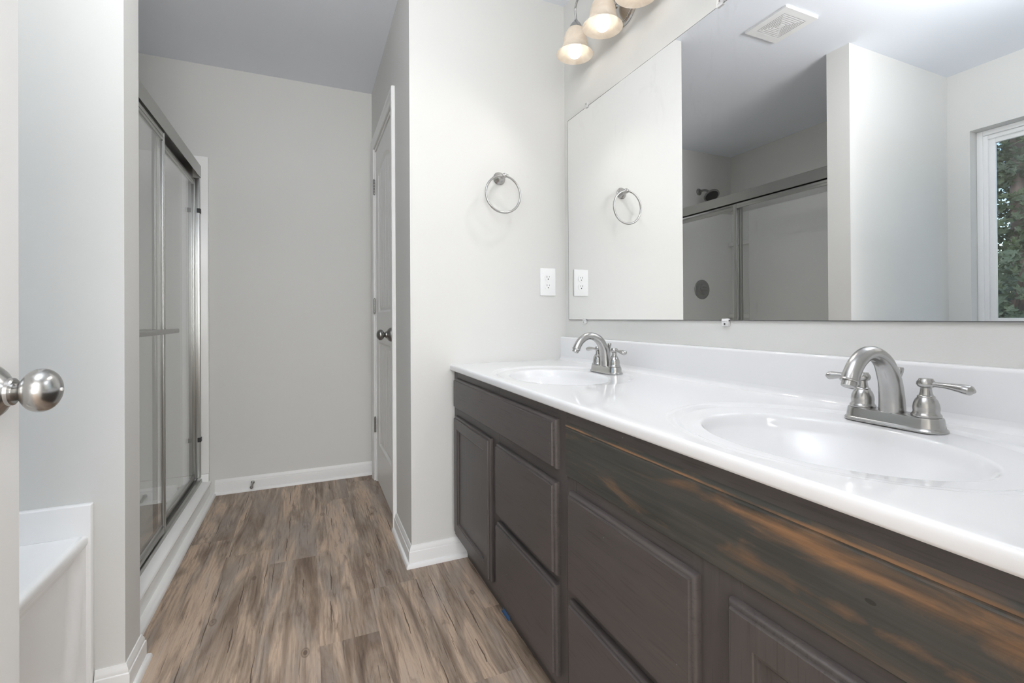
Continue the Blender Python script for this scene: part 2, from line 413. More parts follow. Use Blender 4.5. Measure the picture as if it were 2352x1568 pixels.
bm = B(); box(bm, XB, XB + .1, YA + .1, DY0, 0, H); box(bm, XB, XB + .1, DY1, YB, 0, H); box(bm, XB, XB + .1, DY0, DY1, DH + .01, H)
struct(obj('wall_closet', bm, M['wall'], smooth=0), 'grey side wall around the closet door', 'wall')
struct(obj('wall_back', box(B(), -1.7, .8, YB, YB + .1, 0, H), M['wall'], smooth=0), 'grey back wall at the far end', 'wall')
struct(obj('wall_wing', box(B(), XL, XW, Y1, Y2, 0, H), M['wall'], smooth=0), 'short wing wall between tub and shower', 'wall')
struct(obj('wall_shower', box(B(), XL, XS, Y2, YB, 0, H), M['wall'], smooth=0), 'wall above the shower surround', 'wall')
WY0, WY1, WZ0, WZ1 = .18, 1.4574, .90, 2.074
bm = B(); box(bm, XL - .17, XL, -.05, WY0, 0, H); box(bm, XL - .17, XL, WY1, YB, 0, H); box(bm, XL - .17, XL, WY0, WY1, 0, WZ0); box(bm, XL - .17, XL, WY0, WY1, WZ1, H)
struct(obj('wall_left', bm, M['wall'], smooth=0), 'pale grey wall with the window over the tub', 'wall')
bm = B(); box(bm, XL - .17, -.405, -.05, YF, 0, H); box(bm, .47, XM + .1, -.05, YF, 0, H); box(bm, -.405, .47, -.05, YF, 2.06, H)
struct(obj('wall_front', bm, M['wall'], smooth=0), 'pale grey wall around the entry doorway', 'wall')
# the bedroom the doorway opens to
bm = B(); box(bm, -1.66, -1.56, -3.4, -.05, 0, H); struct(obj('wall_bedroom_left', bm, M['wall'], smooth=0))
bm = B(); box(bm, 1.2, 1.3, -3.4, -.05, 0, H); struct(obj('wall_bedroom_right', bm, M['wall'], smooth=0))
bm = B(); box(bm, -1.66, 1.3, -3.5, -3.4, 0, H); struct(obj('wall_bedroom_far', bm, M['wall'], smooth=0))
struct(obj('ceiling_bedroom', box(B(), -1.7, 1.4, -3.5, -.05, H, H + .12), M['ceil'], smooth=0))

# baseboards with shoe moulding
BP = [(0, 0), (.024, 0), (.0235, .007), (.021, .013), (.0165, .0165), (.0125, .0175), (.0125, .057), (.0118, .060), (.0092, .062), (.0092, .066), (.008, .072), (.005, .078), (.0035, .083), (0, .083)]
xy = lambda a, b, h: (a, b, h)
struct(obj('baseboard_back', mould(B(), [(-.494, YB), (XB, YB)], BP, xy), M['trim']), 'white baseboard along the back wall', 'baseboard')
struct(obj('baseboard_end', mould(B(), [(XB, 2.25), (XB, YA), (.604, YA)][::1], [(o, h) for o, h in BP], xy), M['trim']), 'white baseboard wrapping the corner by the vanity', 'baseboard')
struct(obj('baseboard_wing', mould(B(), [(-.516, Y1), (XW, Y1), (XW, Y2), (-.490, Y2)], BP, xy), M['trim']), 'white baseboard wrapping the wing wall', 'baseboard')

# closet door, casing, jamb
CP = [(0, 0), (0, .009), (.004, .0115), (.010, .0118), (.028, .0135), (.036, .0165), (.048, .0175), (.054, .0165), (.057, .013), (.057, 0)]
def casing(name, y0, y1, top, xface, sgn, label):
    bm = mould(B(), [(y0, 0), (y0, top), (y1, top), (y1, 0)], [(-o, t) for o, t in CP], lambda a, b, h: (xface + sgn * h, a, b))
    return struct(obj(name, bm, M['trim']), label, 'door casing')
casing('trim_1', DY0, DY1, DH + .003, XB, -1, 'white casing around the closet door')
bm = B(); J = .018
for a, b in ((DY0, DY0 + J), (DY1 - J, DY1)): box(bm, XB - .001, XB + .1, a, b, 0, DH)
box(bm, XB - .001, XB + .1, DY0 + J, DY1 - J, DH - J, DH)
for a, b in ((DY0 + J, DY0 + J + .012), (DY1 - J - .012, DY1 - J)): box(bm, XB + .040, XB + .07, a, b, 0, DH - J)
struct(obj('trim_2', bm, M['trim'], smooth=0), 'white jamb of the closet door', 'door jamb')

def door_leaf(name, xf, sgn, y0, y1, z0, z1, thick, parent, back=False):
    # moulded two-panel plank door with arched upper panel; xf = plane of the face, sgn = way it faces
    wd = y1 - y0; st = .098; yc = (y0 + y1) / 2
    pa, pb = y0 + st, y1 - st; npk = 5; gs = [pa + (pb - pa) * k / npk for k in range(1, npk)]
    ys = set([y0, y0 + .003, y1 - .003, y1])
    for e in (0, .006, .012, .018, .026, .032): ys |= {pa + e, pb - e}
    for g in gs:
        for d in (-.006, -.003, 0, .003, .006): ys.add(g + d)
    k = 0
    while k <= 40: ys.add(y0 + wd * k / 40); k += 1
    ys = sorted(ys); ys = [y for i, y in enumerate(ys) if i == 0 or y - ys[i - 1] > .0007]
    lo = (z0 + .235, z0 + .845); up = (z0 + 1.02, z0 + 1.832)
    zs = set([z0, z0 + .003, z1 - .003, z1])
    for e in (0, .006, .012, .018, .026, .032): zs |= {lo[0] + e, lo[1] - e, up[0] + e}
    z = up[1] - .05
    while z < up[1] + .075: zs.add(z); z += .005
    z = z0
    while z < z1: zs.add(z); z += .09
    zs = sorted(zs); zs = [z for i, z in enumerate(zs) if i == 0 or z - zs[i - 1] > .0007]
    hp = (pb - pa) / 2
    def dep(y, z):
        arch = up[1] + .055 * (1 - ((y - yc) / hp) ** 2)
        s1 = min(y - pa, pb - y, z - lo[0], lo[1] - z); s2 = min(y - pa, pb - y, z - up[0], arch - z); s = max(s1, s2)
        if s <= 0:
            e = min(y - y0, y1 - y, z - z0, z1 - z); return .0015 * max(0, 1 - e / .003)
        pts = [(0, 0), (.006, .004), (.012, .0085), (.018, .0085), (.026, .004), (.032, .003)]
        if s >= .032:
            d = .003
            for g in gs: d = max(d, .003 + .0045 * max(0, 1 - abs(y - g) / .006))
            return d
        for (a, da), (b, db) in zip(pts, pts[1:]):
            if a <= s <= b: return da + (db - da) * (s - a) / (b - a)
    bm = B(); G = [[bm.verts.new((xf - sgn * dep(y, z), y, z)) for y in ys] for z in zs]
    for i in range(len(zs) - 1):
        for j in range(len(ys) - 1): bm.faces.new([G[i][j], G[i][j + 1], G[i + 1][j + 1], G[i + 1][j]])
    xb = xf - sgn * thick
    rim = [G[0][j] for j in range(len(ys))] + [G[i][-1] for i in range(1, len(zs))] + [G[-1][j] for j in range(len(ys) - 2, -1, -1)] + [G[i][0] for i in range(len(zs) - 2, 0, -1)]
    bk = [bm.verts.new((xb, v.co.y, v.co.z)) for v in rim]; n = len(rim)
    for i in range(n):
        j = (i + 1) % n; bm.faces.new([rim[i], rim[j], bk[j], bk[i]])
    bm.faces.new(bk)
    return obj(name, bm, M['door'], parent, 25)
def knob(parent, x, y, z, sgn, m, s=1.0):
    r = obj('rosette', lathe(B(), [(.0, 0), (.034 * s, 0), (.0348 * s, .004 * s), (.0342 * s, .009 * s), (.0315 * s, .0145 * s), (.0265 * s, .0195 * s), (.0205 * s, .0235 * s), (.0170 * s, .027 * s), (.0165 * s, .0305 * s), (.0145 * s, .032 * s), (0, .032 * s)], (x, y, z), (sgn, 0, 0)), m, parent)
    E = [(0.019 * math.cos(PI - PI * k / 22), .0268 * math.sin(PI * k / 22) ** .92) for k in range(23)]
    prof = [(0, .018 * s), (.0112 * s, .018 * s), (.0110 * s, .028 * s), (.0112 * s, .036 * s)] + [(r * s, (.0560 + h) * s) for h, r in E if h > -.0168 and r > .006] + [(.0058 * s, .0748 * s), (0, .0752 * s)]
    k = obj('knob', lathe(B(), prof, (x, y, z), (sgn, 0, 0), 56), m, parent, 50)
    obj('latch_pin', lathe(B(), [(0, 0), (.0022 * s, 0), (.0022 * s, .0012 * s), (0, .0015 * s)], (x + sgn * .0750 * s, y, z), (sgn, 0, 0), 12), M['plastic'], k)
door1 = struct(thing('door_1', 'white arched plank panel closet door, closed', 'door', (XB, (DY0 + DY1) / 2, 0)))
door_leaf('door_leaf', XB + .004, -1, DY0 + J + .003, DY1 - J - .003, .012, DH - J - .003, .034, door1)
knob(door1, XB + .004, DY0 + J + .065, .915, -1, M['satin'])
for hz in (1.80, 1.07, .345):
    bm = B(); yh = DY1 - J
    for i in range(5): lathe(bm, [(0, 0), (.0062, 0), (.0065, .001), (.0065, .0165), (.0062, .0175), (0, .0175)], (XB - .006, yh, hz - .044 + i * .0178), (0, 0, 1), 16)
    lathe(bm, [(0, 0), (.004, 0), (.0045, .004), (0, .007)], (XB - .006, yh, hz + .045), (0, 0, 1), 12)
    box(bm, XB - .0015, XB + .0, yh - .004, yh + .016, hz - .044, hz + .045)
    obj('hinge', bm, M['satin'], door1)
# entry door, swung open beside the camera
door2 = struct(thing('door_2', 'white entry door standing open at the left', 'door', (-.36, .09, 0)))
door_leaf('door_leaf', -.36, 1, .09, .8495, .012, 2.03, .035, door2)
knob(door2, -.36, .764, .912, 1, M['nickel'])
bm = B(); box(bm, -.405, -.397, -.05, YF, 0, 2.06)
struct(obj('trim_3', bm, M['trim'], smooth=0), 'white jamb of the entry door', 'door jamb')

# window over the tub (seen in the mirror)
win = struct(thing('window_1', 'white framed sliding window over the tub', 'window', (XL - .1, (WY0 + WY1) / 2, WZ0)))
def rframe(bm, x0, x1, y0, y1, z0, z1, wd, bev=.002):
    box(bm, x0, x1, y0, y0 + wd, z0, z1, bev); box(bm, x0, x1, y1 - wd, y1, z0, z1, bev); box(bm, x0, x1, y0 + wd, y1 - wd, z0, z0 + wd, bev); box(bm, x0, x1, y0 + wd, y1 - wd, z1 - wd, z1, bev); return bm
vin = M['plastic']; e = .001
obj('window_frame', rframe(rframe(B(), XL - .14, XL - .070, WY0 + e, WY1 - e, WZ0 + e, WZ1 - e, .028), XL - .14, XL - .078, WY0 + .03, WY1 - .026, WZ0 + .03, WZ1 - .03, .023), vin, win)
ymid = (WY0 + WY1) / 2
for a, b, x in ((WY0 + .048, ymid + .02, XL - .128), (ymid - .02, WY1 - .048, XL - .11)):
    s = obj('sash', rframe(B(), x, x + .018, a, b, WZ0 + .050, WZ1 - .050, .028), vin, win)
    obj('pane', box(B(), x + .006, x + .010, a + .026, b - .026, WZ0 + .076, WZ1 - .076), M['pane'], s, 0)

# ---------------------------------------------------------------- vanity
XF, XFR, KX = .5385, .5575, .604
FR = [(0, XFR), (0, XFR - .007), (.0015, XFR - .0105), (.0045, XFR - .013), (.0072, XFR - .0138), (.0076, XFR - .0165), (.0092, XFR - .019)]
def slab_front(name, y0, y1, z0, z1, parent, m): return obj(name, rect_loft(B(), y0, y1, z0, z1, FR), m, parent, 30)
def panel_door(y0, y1, z0, z1, parent, wd=.046):
    d = obj('cabinet_door', rect_loft(B(), y0, y1, z0, z1, FR + [(wd, XFR - .019), (wd + .0015, XFR - .0172), (wd + .006, XFR - .0160), (wd + .0075, XFR - .0115), (wd + .012, XFR - .0100)]), M['oak_v'], parent, 30)
    obj('door_panel', box(B(), XFR - .0105, XFR - .0095, y0 + wd + .0115, y1 - wd - .0115, z0 + wd + .0115, z1 - wd - .0115), M['oak_v'], d, 0)
def cab(y0, y1, label):
    t = thing('vanity_cabinet', label, 'cabinet', (.8, (y0 + y1) / 2, 0))
    bm = B(); 
    for a in (y0, y1 - .012): box(bm, XFR + .019, XM - .002, a, a + .012, .095, .7775); box(bm, KX, XM - .002, a, a + .012, 0, .095)
    box(bm, XFR + .019, XM - .002, y0 + .012, y1 - .012, .095, .107); box(bm, XM - .008, XM - .002, y0 + .012, y1 - .012, .107, .7775)
    obj('carcass', bm, M['oak_v'], t, 0)
    obj('toe_kick', box(B(), KX, KX + .015, y0 + .012, y1 - .012, 0, .095), M['oak_h'], t, 0)
    return t
ctop, cbot = .7775, .095
c1 = cab(.968, 1.8995, 'dark stained vanity cabinet nearest the far corner, under the far sink')
bm = B(); xr = (XFR, XFR + .019)
for a, b in ((.968, 1.010), (1.8575, 1.8995), (1.395, 1.455)): box(bm, *xr, a, b, cbot, ctop, .0008, 1)
obj('face_frame', bm, M['oak_v'], c1, 30)
for a, b, z0, z1 in ((1.0095, 1.858, cbot, .138), (1.0095, 1.858, .59, .64), (1.0095, 1.858, .742, ctop), (1.0095, 1.3955, .345, .377)): obj('frame_rail', box(B(), XFR + .0004, XFR + .018, a, b, z0, z1), M['oak_h'], c1, 0)
slab_front('false_front', 1.001, 1.8575, .630, .751, c1, M['oak_h'])
panel_door(1.452, 1.8575, .125, .598, c1)
slab_front('drawer_front', 1.003, 1.3944, .372, .598, c1, M['oak_h'])
slab_front('drawer_front', 1.003, 1.3944, .128, .350, c1, M['oak_h'])
c2 = cab(.072, .967, 'dark stained vanity cabinet nearest the camera with worn orange-streaked board')
bm = B()
for a, b in ((.925, .967), (.072, .115), (.478, .572)): box(bm, *xr, a, b, cbot, .626, .0008, 1)
obj('face_frame', bm, M['oak_v'], c2, 30)
for a, b, z0, z1 in ((.1145, .9255, cbot, .138), (.1145, .9255, .59, .626), (.0725, .9665, .745, ctop), (.5715, .9255, .345, .377)): obj('frame_rail', box(B(), XFR + .0004, XFR + .018, a, b, z0, z1), M['oak_h'], c2, 0)
o = obj('worn_board', extrude(B(), [(XFR + .019, .626), (XFR - .0035, .626), (XFR - .0045, .6275), (XFR - .0045, .7365), (XFR - .003, .7385), (XFR - .003, .7405), (XFR - .0045, .742), (XFR - .0045, .7445), (XFR - .002, .7495), (XFR + .002, .753), (XFR + .019, .753)], lambda p, q, t: (p, t, q), .0725, .9665), M['worn'], c2, 30)
o['label'] = 'long board with worn stain and orange streaks'
slab_front('drawer_front', .5545, .9412, .372, .598, c2, M['oak_h'])
slab_front('drawer_front', .5545, .9412, .128, .350, c2, M['oak_h'])
panel_door(.115, .4947, .128, .598, c2)

# countertop with two moulded bowls
ZC = .803; XC = .5386; XK = 1.0648; CY0, CY1 = .072, YA - .0008
SINKS = (.513, 1.417)
def surf(x, y):
    z = 0
    for yc in SINKS:
        eo = math.hypot((x - .797) / .2215, (y - yc) / .275)
        if eo < 1.04:
            s = min(1, max(0, (1.0 - eo) / .07)); s = s * s * (3 - 2 * s)
            z -= .0042 * s
            ei = math.hypot((x - .782) / .152, (y - yc) / .207)
            t = min(1, max(0, (1.55 - ei) / .55)); z -= .0045 * t * t
            if ei < 1.05:
                t = (1.05 - ei) / 1.05; k = min(1, t / .085); z -= .118 * (1 - (1 - t) ** 2.7) * k * k * (3 - 2 * k)
    if x > XK - .018:
        u = (x - (XK - .018)) / .018; z += .018 * (1 - math.sqrt(max(0, 1 - u * u)))
    return z
bm = B(); ST = .0016
nx, ny = int((XK - XC - .008) / ST), int((CY1 - CY0) / ST)
xs = [XC + .008 + (XK - XC - .008) * i / nx for i in range(nx + 1)]; ysx = [CY0 + (CY1 - CY0) * j / ny for j in range(ny + 1)]
rows = []
th = .0235
edge = [(XC + .02, -th), (XC + .004, -th), (XC + .001, -th + .0015), (XC, -th + .005), (XC, -.009), (XC + .0008, -.005), (XC + .0028, -.002), (XC + .0055, -.0004)]
for x, dz in edge: rows.append([bm.verts.new((x, y, ZC + dz)) for y in ysx])
for x in xs: rows.append([bm.verts.new((x, y, ZC + surf(x, y))) for y in ysx])
for a, b in zip(rows, rows[1:]):
    for j in range(ny): bm.faces.new([a[j], a[j + 1], b[j + 1], b[j]])
# underside and ends so the slab is solid to the eye
for j in (0, ny):
    a = [r[j] for r in rows]; u = bm.verts.new((XK, ysx[j], ZC - th)); bm.faces.new(a + [u])
counter = thing('vanity_countertop', 'glossy white one-piece countertop with two oval sinks on the dark vanity', 'countertop', (.8, .98, ZC))
obj('counter_slab', bm, M['counter'], counter, 85)
SP = [(XK, ZC - .02), (XK, ZC + .098), (XK + .001, ZC + .102), (XK + .004, ZC + .1045), (XK + .008, ZC + .105), (XM - .0005, ZC + .105), (XM - .0005, ZC - .02)]
obj('backsplash', extrude(B(), SP, lambda p, q, t: (p, t, q), CY0, CY1), M['counter'], counter, 40)
for yc in SINKS:
    d = obj('drain', lathe(B(), [(0, -.004), (.022, -.004), (.022, 0), (.0215, .002), (.018, .003), (.0165, .002), (.0165, .0055), (.012, .0075), (0, .008)], (.782, yc, ZC + surf(.782, yc) + .001), (0, 0, 1)), M['nickel'], counter)

# faucets
def faucet(yc, label):
    xc = .98; z0 = ZC - .0045
    t = thing('faucet', label, 'faucet', (xc, yc, z0), 'brushed nickel faucets on the white countertop')
    m = M['nickel']
    def stad(bm, levels):
        rings = []
        for hw, hl, z in levels:
            r = []
            for s in (1, -1):
                for k in range(13):
                    a = -PI / 2 + PI * k / 12 if s > 0 else PI / 2 + PI * k / 12
                    r.append(bm.verts.new((xc + hw * math.sin(a) * (1), yc + s * (hl - hw) + hw * math.cos(a), z)))
            rings.append(r)
        n = len(rings[0])
        for a, b in zip(rings, rings[1:]):
            for i in range(n): bm.faces.new([a[i], a[(i + 1) % n], b[(i + 1) % n], b[i]])
        bm.faces.new(rings[0]); bm.faces.new(rings[-1]); return bm
    obj('base_plate', stad(B(), [(.0275, .0805, z0), (.0278, .0808, z0 + .0025), (.0262, .0792, z0 + .005), (.0245, .0775, z0 + .0065), (.0235, .0765, z0 + .012), (.0225, .0752, z0 + .021), (.0215, .0742, z0 + .0235), (.0195, .0725, z0 + .0245)]), m, t, 30)
    zb = z0 + .0245
    for s in (1, -1):
        yh = yc + s * .0508
        h = obj('handle', lathe(B(), [(0, 0), (.0205, 0), (.0212, .002), (.0205, .0045), (.0188, .0062), (.0182, .009), (.0187, .015), (.0178, .022), (.0155, .0285), (.0125, .033), (.0127, .0345), (.0118, .036), (.0100, .037), (.0085, .042), (.0078, .048), (.0078, .0495), (.0115, .0515), (.0134, .0555), (.0130, .0595), (.0102, .0635), (.0095, .0655), (.0, .0660)], (xc, yh, zb), (0, 0, 1), 36), m, t, 40)
        bm = B()
        P = spline([(xc, yh + s * .003, zb + .0565), (xc - .001, yh + s * .018, zb + .0565), (xc - .002, yh + s * .034, zb + .056), (xc - .003, yh + s * .050, zb + .0545), (xc - .0035, yh + s * .060, zb + .053), (xc - .004, yh + s * .0665, zb + .052)], 6)
        tube(bm, P, [.0064, .0054, .0058, .0080, .0098, .0096, .0034], 18, flat=(1.1, .8), up=(1, 0, 0))
        obj('lever', bm, m, h, 50)
    P = spline([(xc - .002, yc, zb - .002), (xc - .003, yc, zb + .025), (xc - .009, yc, zb + .058), (xc - .026, yc, zb + .089), (xc - .052, yc, zb + .1055), (xc - .079, yc, zb + .1065), (xc - .103, yc, zb + .093), (xc - .117, yc, zb + .076), (xc - .124, yc, zb + .062)], 8)
    sp = obj('spout', tube(B(), P, [.0205, .0195, .0182, .0162, .0142, .0134, .0134, .0138, .0144], 28, flat=(1, .95), up=(0, 1, 0)), m, t, 50)
    d = (P[-1] - P[-2]).normalized()
    obj('aerator', lathe(B(), [(0, -.002), (.0140, -.002), (.0150, 0), (.0146, .0015), (.0112, .0017), (.0112, .010), (.0100, .0108), (0, .0108)], P[-1], d, 24), m, sp, 40)
    obj('pop_up_rod', lathe(B(), [(0, 0), (.0028, 0), (.0028, .062), (.0035, .064), (.0062, .072), (.0072, .079), (.0066, .0815), (0, .0825)], (xc + .013, yc - .004, zb - .002), (0, 0, 1), 18), m, t, 40)
    return t
faucet(.513, 'large near nickel faucet at the sink close to the camera')
faucet(1.417, 'smaller looking far nickel faucet at the sink by the towel ring wall')

# ---------------------------------------------------------------- mirror
MX = 1.0873
bm = B(); box(bm, MX, XM - .0004, .09, 1.8627, .985, 1.892)
mo = obj('wall_mirror', bm, [M['mirror'], M['mirror_edge']], smooth=0)
me_b = bmesh.new(); me_b.from_mesh(mo.data)
fr_ = [f for f in me_b.faces if f.normal.x < -.9]
for f in me_b.faces: f.material_index = 1
rb = bmesh.ops.inset_region(me_b, faces=fr_, thickness=.0022, use_even_offset=True)
for f in fr_: f.material_index = 0
me_b.to_mesh(mo.data); me_b.free()
tag(mo, 'large frameless wall mirror above the white backsplash', 'mirror')
for y, top in ((1.699, 1), (.993, 1), (1.727, 0), (.9835, 0)):
    s = 1 if top else -1; z = 1.892 if top else .985
    bm = B(); box(bm, MX - .005, XM, y - .011, y + .011, min(z, z + s * .016), max(z, z + s * .016), .002)
    box(bm, MX - .005, MX - .0008, y - .011, y + .011, min(z + s * .004, z - s * .006), max(z + s * .004, z - s * .006), .0012)
    c = obj('mirror_clip', bm, M['clear'], mo)
    obj('screw', lathe(B(), [(0, 0), (.003, 0), (.003, .0008), (0, .0016)], (MX - .005, y, z + s * .009), (-1, 0, 0), 12), M['satin'], c)

# ---------------------------------------------------------------- vanity light
LX, LZ = .99, 2.058
PYC, PZC = 1.440, 2.165
vl = thing('vanity_light', 'brushed nickel three-lamp wall light with bell shades above the mirror', 'wall light', (XM, PYC, PZC))
bm = lathe(B(), [(0, 0), (.076, 0), (.077, .003), (.074, .009), (.066, .012), (.064, .0125), (.058, .018), (.045, .027), (.028, .033), (.012, .036), (0, .0365)], (XM, PYC, PZC), (-1, 0, 0), 64)
pl = obj('back_plate', bm, M['nickel'], vl, 40)
bm = B()
for k in range(64):
    a = 2 * PI * k / 64; bmesh.ops.create_uvsphere(bm, u_segments=8, v_segments=6, radius=.0034, matrix=Matrix.Translation((XM - .0125, PYC + .065 * math.cos(a), PZC + .065 * math.sin(a))))
obj('bead_ring', bm, M['nickel'], pl)
for k, (dy, tilt) in enumerate(((.195, .0), (0, 0), (-.195, .0))):
    y = PYC + dy; ax = Vector((.05, -math.sin(tilt), math.cos(tilt))).normalized(); rim = Vector((LX, y, LZ))
    sh = lathe_open(B(), [(.0735, 0), (.0690, .005), (.0600, .014), (.0530, .026), (.0490, .040), (.0465, .056), (.0440, .072), (.0395, .088), (.0310, .102), (.0205, .110), (.0195, .108), (.0295, .0995), (.0370, .0865), (.0415, .071), (.0440, .056), (.0465, .040), (.0505, .0265), (.0575, .0155), (.0665, .007), (.0715, .002)], rim, ax, 56)
    s = obj('lamp_shade', sh, M['shade'], vl, 60)
    b = obj('bulb', lathe(B(), [(0, .001), (.010, .0028), (.019, .0085), (.026, .018), (.0295, .030), (.0285, .042), (.024, .054), (.0175, .066), (.0135, .078), (.013, .095), (0, .095)], rim - ax * .016, ax, 28), M['bulb'], s, 60)
    ld = bpy.data.lights.new('bulb_light', 'SPOT'); ld.energy = LAMP; ld.spot_size = math.radians(150); ld.spot_blend = .5; ld.shadow_soft_size = .022; ld.color = (1, .97, .93)
    lo = bpy.data.objects.new('bulb_light', ld); col.objects.link(lo); lo.location = rim - ax * .040; lo.rotation_euler = Vector((1.0, .6, 1)).to_track_quat('Z', 'Y').to_euler()
    top = rim + ax * .109
    obj('socket_cup', lathe(B(), [(0, -.012), (.0125, -.012), (.024, -.004), (.0245, .002), (.0225, .010), (.0165, .019), (.0095, .026), (.008, .031), (0, .031)], top, ax, 32), M['nickel'], vl, 40)
    t2 = top + ax * .029
    hub = Vector((XM - .034, PYC + (.012 if dy > 0 else -.012 if dy < 0 else 0), PZC - .004 + (.012 if dy == 0 else 0)))
    if dy: P = [hub, hub + Vector((-.022, dy * .10, .004)), Vector((XM - .085, PYC + dy * .36, PZC + .066)), Vector((LX + .004, PYC + dy * .74, t2.z + .082)), Vector((LX, PYC + dy * .96, t2.z + .050)), t2 + Vector((0, 0, .012)), t2]
    else: P = [hub, hub + Vector((-.02, 0, .004)), Vector((XM - .060, PYC, PZC + .062)), Vector((LX + .020, PYC, t2.z + .070)), Vector((LX + .003, PYC, t2.z + .035)), t2]
    a = obj('arm', tube(B(), spline(P, 10), .0042, 14), M['nickel'], vl, 50)
    obj('collar', lathe(B(), [(0, 0), (.0085, 0), (.0095, .003), (.007, .006), (.0075, .011), (.0055, .014), (0, .014)], hub + Vector((.004, 0, 0)), (-1, dy * .6, -.3), 18), M['nickel'], a, 40)

# ---------------------------------------------------------------- small things on the walls
TR = Vector((.764, YA, 1.603))
tr = thing('towel_ring', 'brushed nickel towel ring on the pale wall above the outlet', 'towel ring', TR)
obj('mount', lathe(B(), [(0, 0), (.0275, 0), (.028, .003), (.026, .0055), (.0235, .0075), (.0225, .010), (.018, .015), (.0125, .021), (.0098, .028), (.009, .036), (.0095, .044), (.006, .048), (0, .0495)], TR, (0, -1, 0), 40), M['nickel'], tr, 40)
yr = YA - .0485
obj('clamp', lathe(B(), [(0, -.0165), (.0055, -.0165), (.0062, -.014), (.0045, -.0115), (.0088, -.007), (.0105, 0), (.0088, .007), (.0045, .0115), (.0062, .014), (.0055, .0165), (0, .0165)], (TR.x + .006, yr, TR.z + .0015), (1, 0, .12), 24), M['nickel'], tr, 40)
obj('ring', tube(B(), [(TR.x + .079 * math.sin(2 * PI * k / 72), yr + .0, TR.z - .0785 + .079 * math.cos(2 * PI * k / 72)) for k in range(72)], .0047, 14, True), M['nickel'], tr, 60)

OX, OZ = .9995, 1.158
ol = thing('wall_outlet', 'white double power outlet on the pale wall beside the mirror', 'outlet', (OX, YA, OZ))
obj('cover_plate', box(B(), OX - .0395, OX + .0395, YA - .0055, YA, OZ - .0625, OZ + .0625, .0025, 3), M['plastic'], ol, 40)
for s in (1, -1):
    zc = OZ + s * .0195; pts = []
    for k in range(40):
        a = 2 * PI * k / 40; pts.append((.0168 * math.cos(a), max(-.0132, min(.0132, .0168 * math.sin(a)))))
    r = obj('socket_face', extrude(B(), pts, lambda p, q, t: (OX + p, t, zc + q), YA - .0075, YA - .005), M['plastic'], ol, 30)
    bm = B(); box(bm, OX - .0072, OX - .0052, YA - .0078, YA - .007, zc - .0005, zc + .0085); box(bm, OX + .0052, OX + .0068, YA - .0078, YA - .007, zc + .001, zc + .0075)
    lathe(bm, [(0, 0), (.0026, 0), (.0026, .0008), (0, .0008)], (OX, YA - .007, zc - .0068), (0, -1, 0), 14)
    obj('slots', bm, M['dark'], r, 0)
obj('screw', lathe(B(), [(0, 0), (.003, 0), (.0025, .001), (0, .0013)], (OX, YA - .0055, OZ), (0, -1, 0), 16), M['plastic'], ol)

VX, VY, VS = .026, 1.597, .112
ve = thing('exhaust_vent', 'square white exhaust fan grille on the ceiling, seen in the mirror', 'vent', (VX, VY, H))
def ringbox(bm, o, i, z0, z1):
    for a in ((-o, o, -o, -i), (-o, o, i, o), (-o, -i, -i, i), (i, o, -i, i)): box(bm, VX + a[0], VX + a[1], VY + a[2], VY + a[3], z0, z1)
    return bm
cov = obj('cover', ringbox(B(), VS, .076, H - .010, H), M['plastic'], ve, 0)
obj('shadow_box', box(B(), VX - .076, VX + .076, VY - .076, VY + .076, H - .003, H - .0005), M['vent_shadow'], ve, 0)
bm = B(); r = .076
for k in range(6): ringbox(bm, r - .0042, r - .011, H - .0098, H - .0055); r -= .011
box(bm, VX - .009, VX + .009, VY - .009, VY + .009, H - .010, H - .006)
for a in (PI / 4, 3 * PI / 4):
    d = Vector((math.cos(a), math.sin(a), 0)); tube(bm, [Vector((VX, VY, H - .0070)) - d * .103, Vector((VX, VY, H - .0070)) + d * .103], .0018, 6)
obj('grille', bm, M['plastic'], ve, 0)

DSX = -.3045
ds = thing('door_stop', 'small grey spring door stop on the back baseboard', 'door stop', (DSX, YB - .0125, .047))
bm = lathe(B(), [(0, 0), (.010, 0), (.010, .003), (.007, .005), (0, .005)], (DSX, YB - .0125, .047), (0, -1, 0), 20)
obj('flange', bm, M['satin'], ds)
obj('spring', tube(B(), [(DSX + .0055 * math.cos(k * .7), YB - .0165 - k * .00042, .047 + .0055 * math.sin(k * .7) - k * .00006) for k in range(130)], .0011, 6), M['satin'], ds)
obj('tip', lathe(B(), [(0, 0), (.0075, 0), (.0085, .003), (.0085, .010), (.006, .0125), (0, .013)], (DSX, YB - .070, .039), (0, -1, 0), 20), M['satin'], ds)

tp = B(); pts = [(.5965, 0.0006), (.602, .0006), (.6032, .0015), (.6034, .011), (.6037, .011), (.6037, .0003), (.5965, .0001)]
extrude(tp, pts, lambda p, q, t: (p, t, q), 1.428, 1.488)
tag(obj('masking_tape', tp, M['tape'], smooth=0), 'scrap of blue painter\'s tape at the foot of the dark cabinet', 'tape')

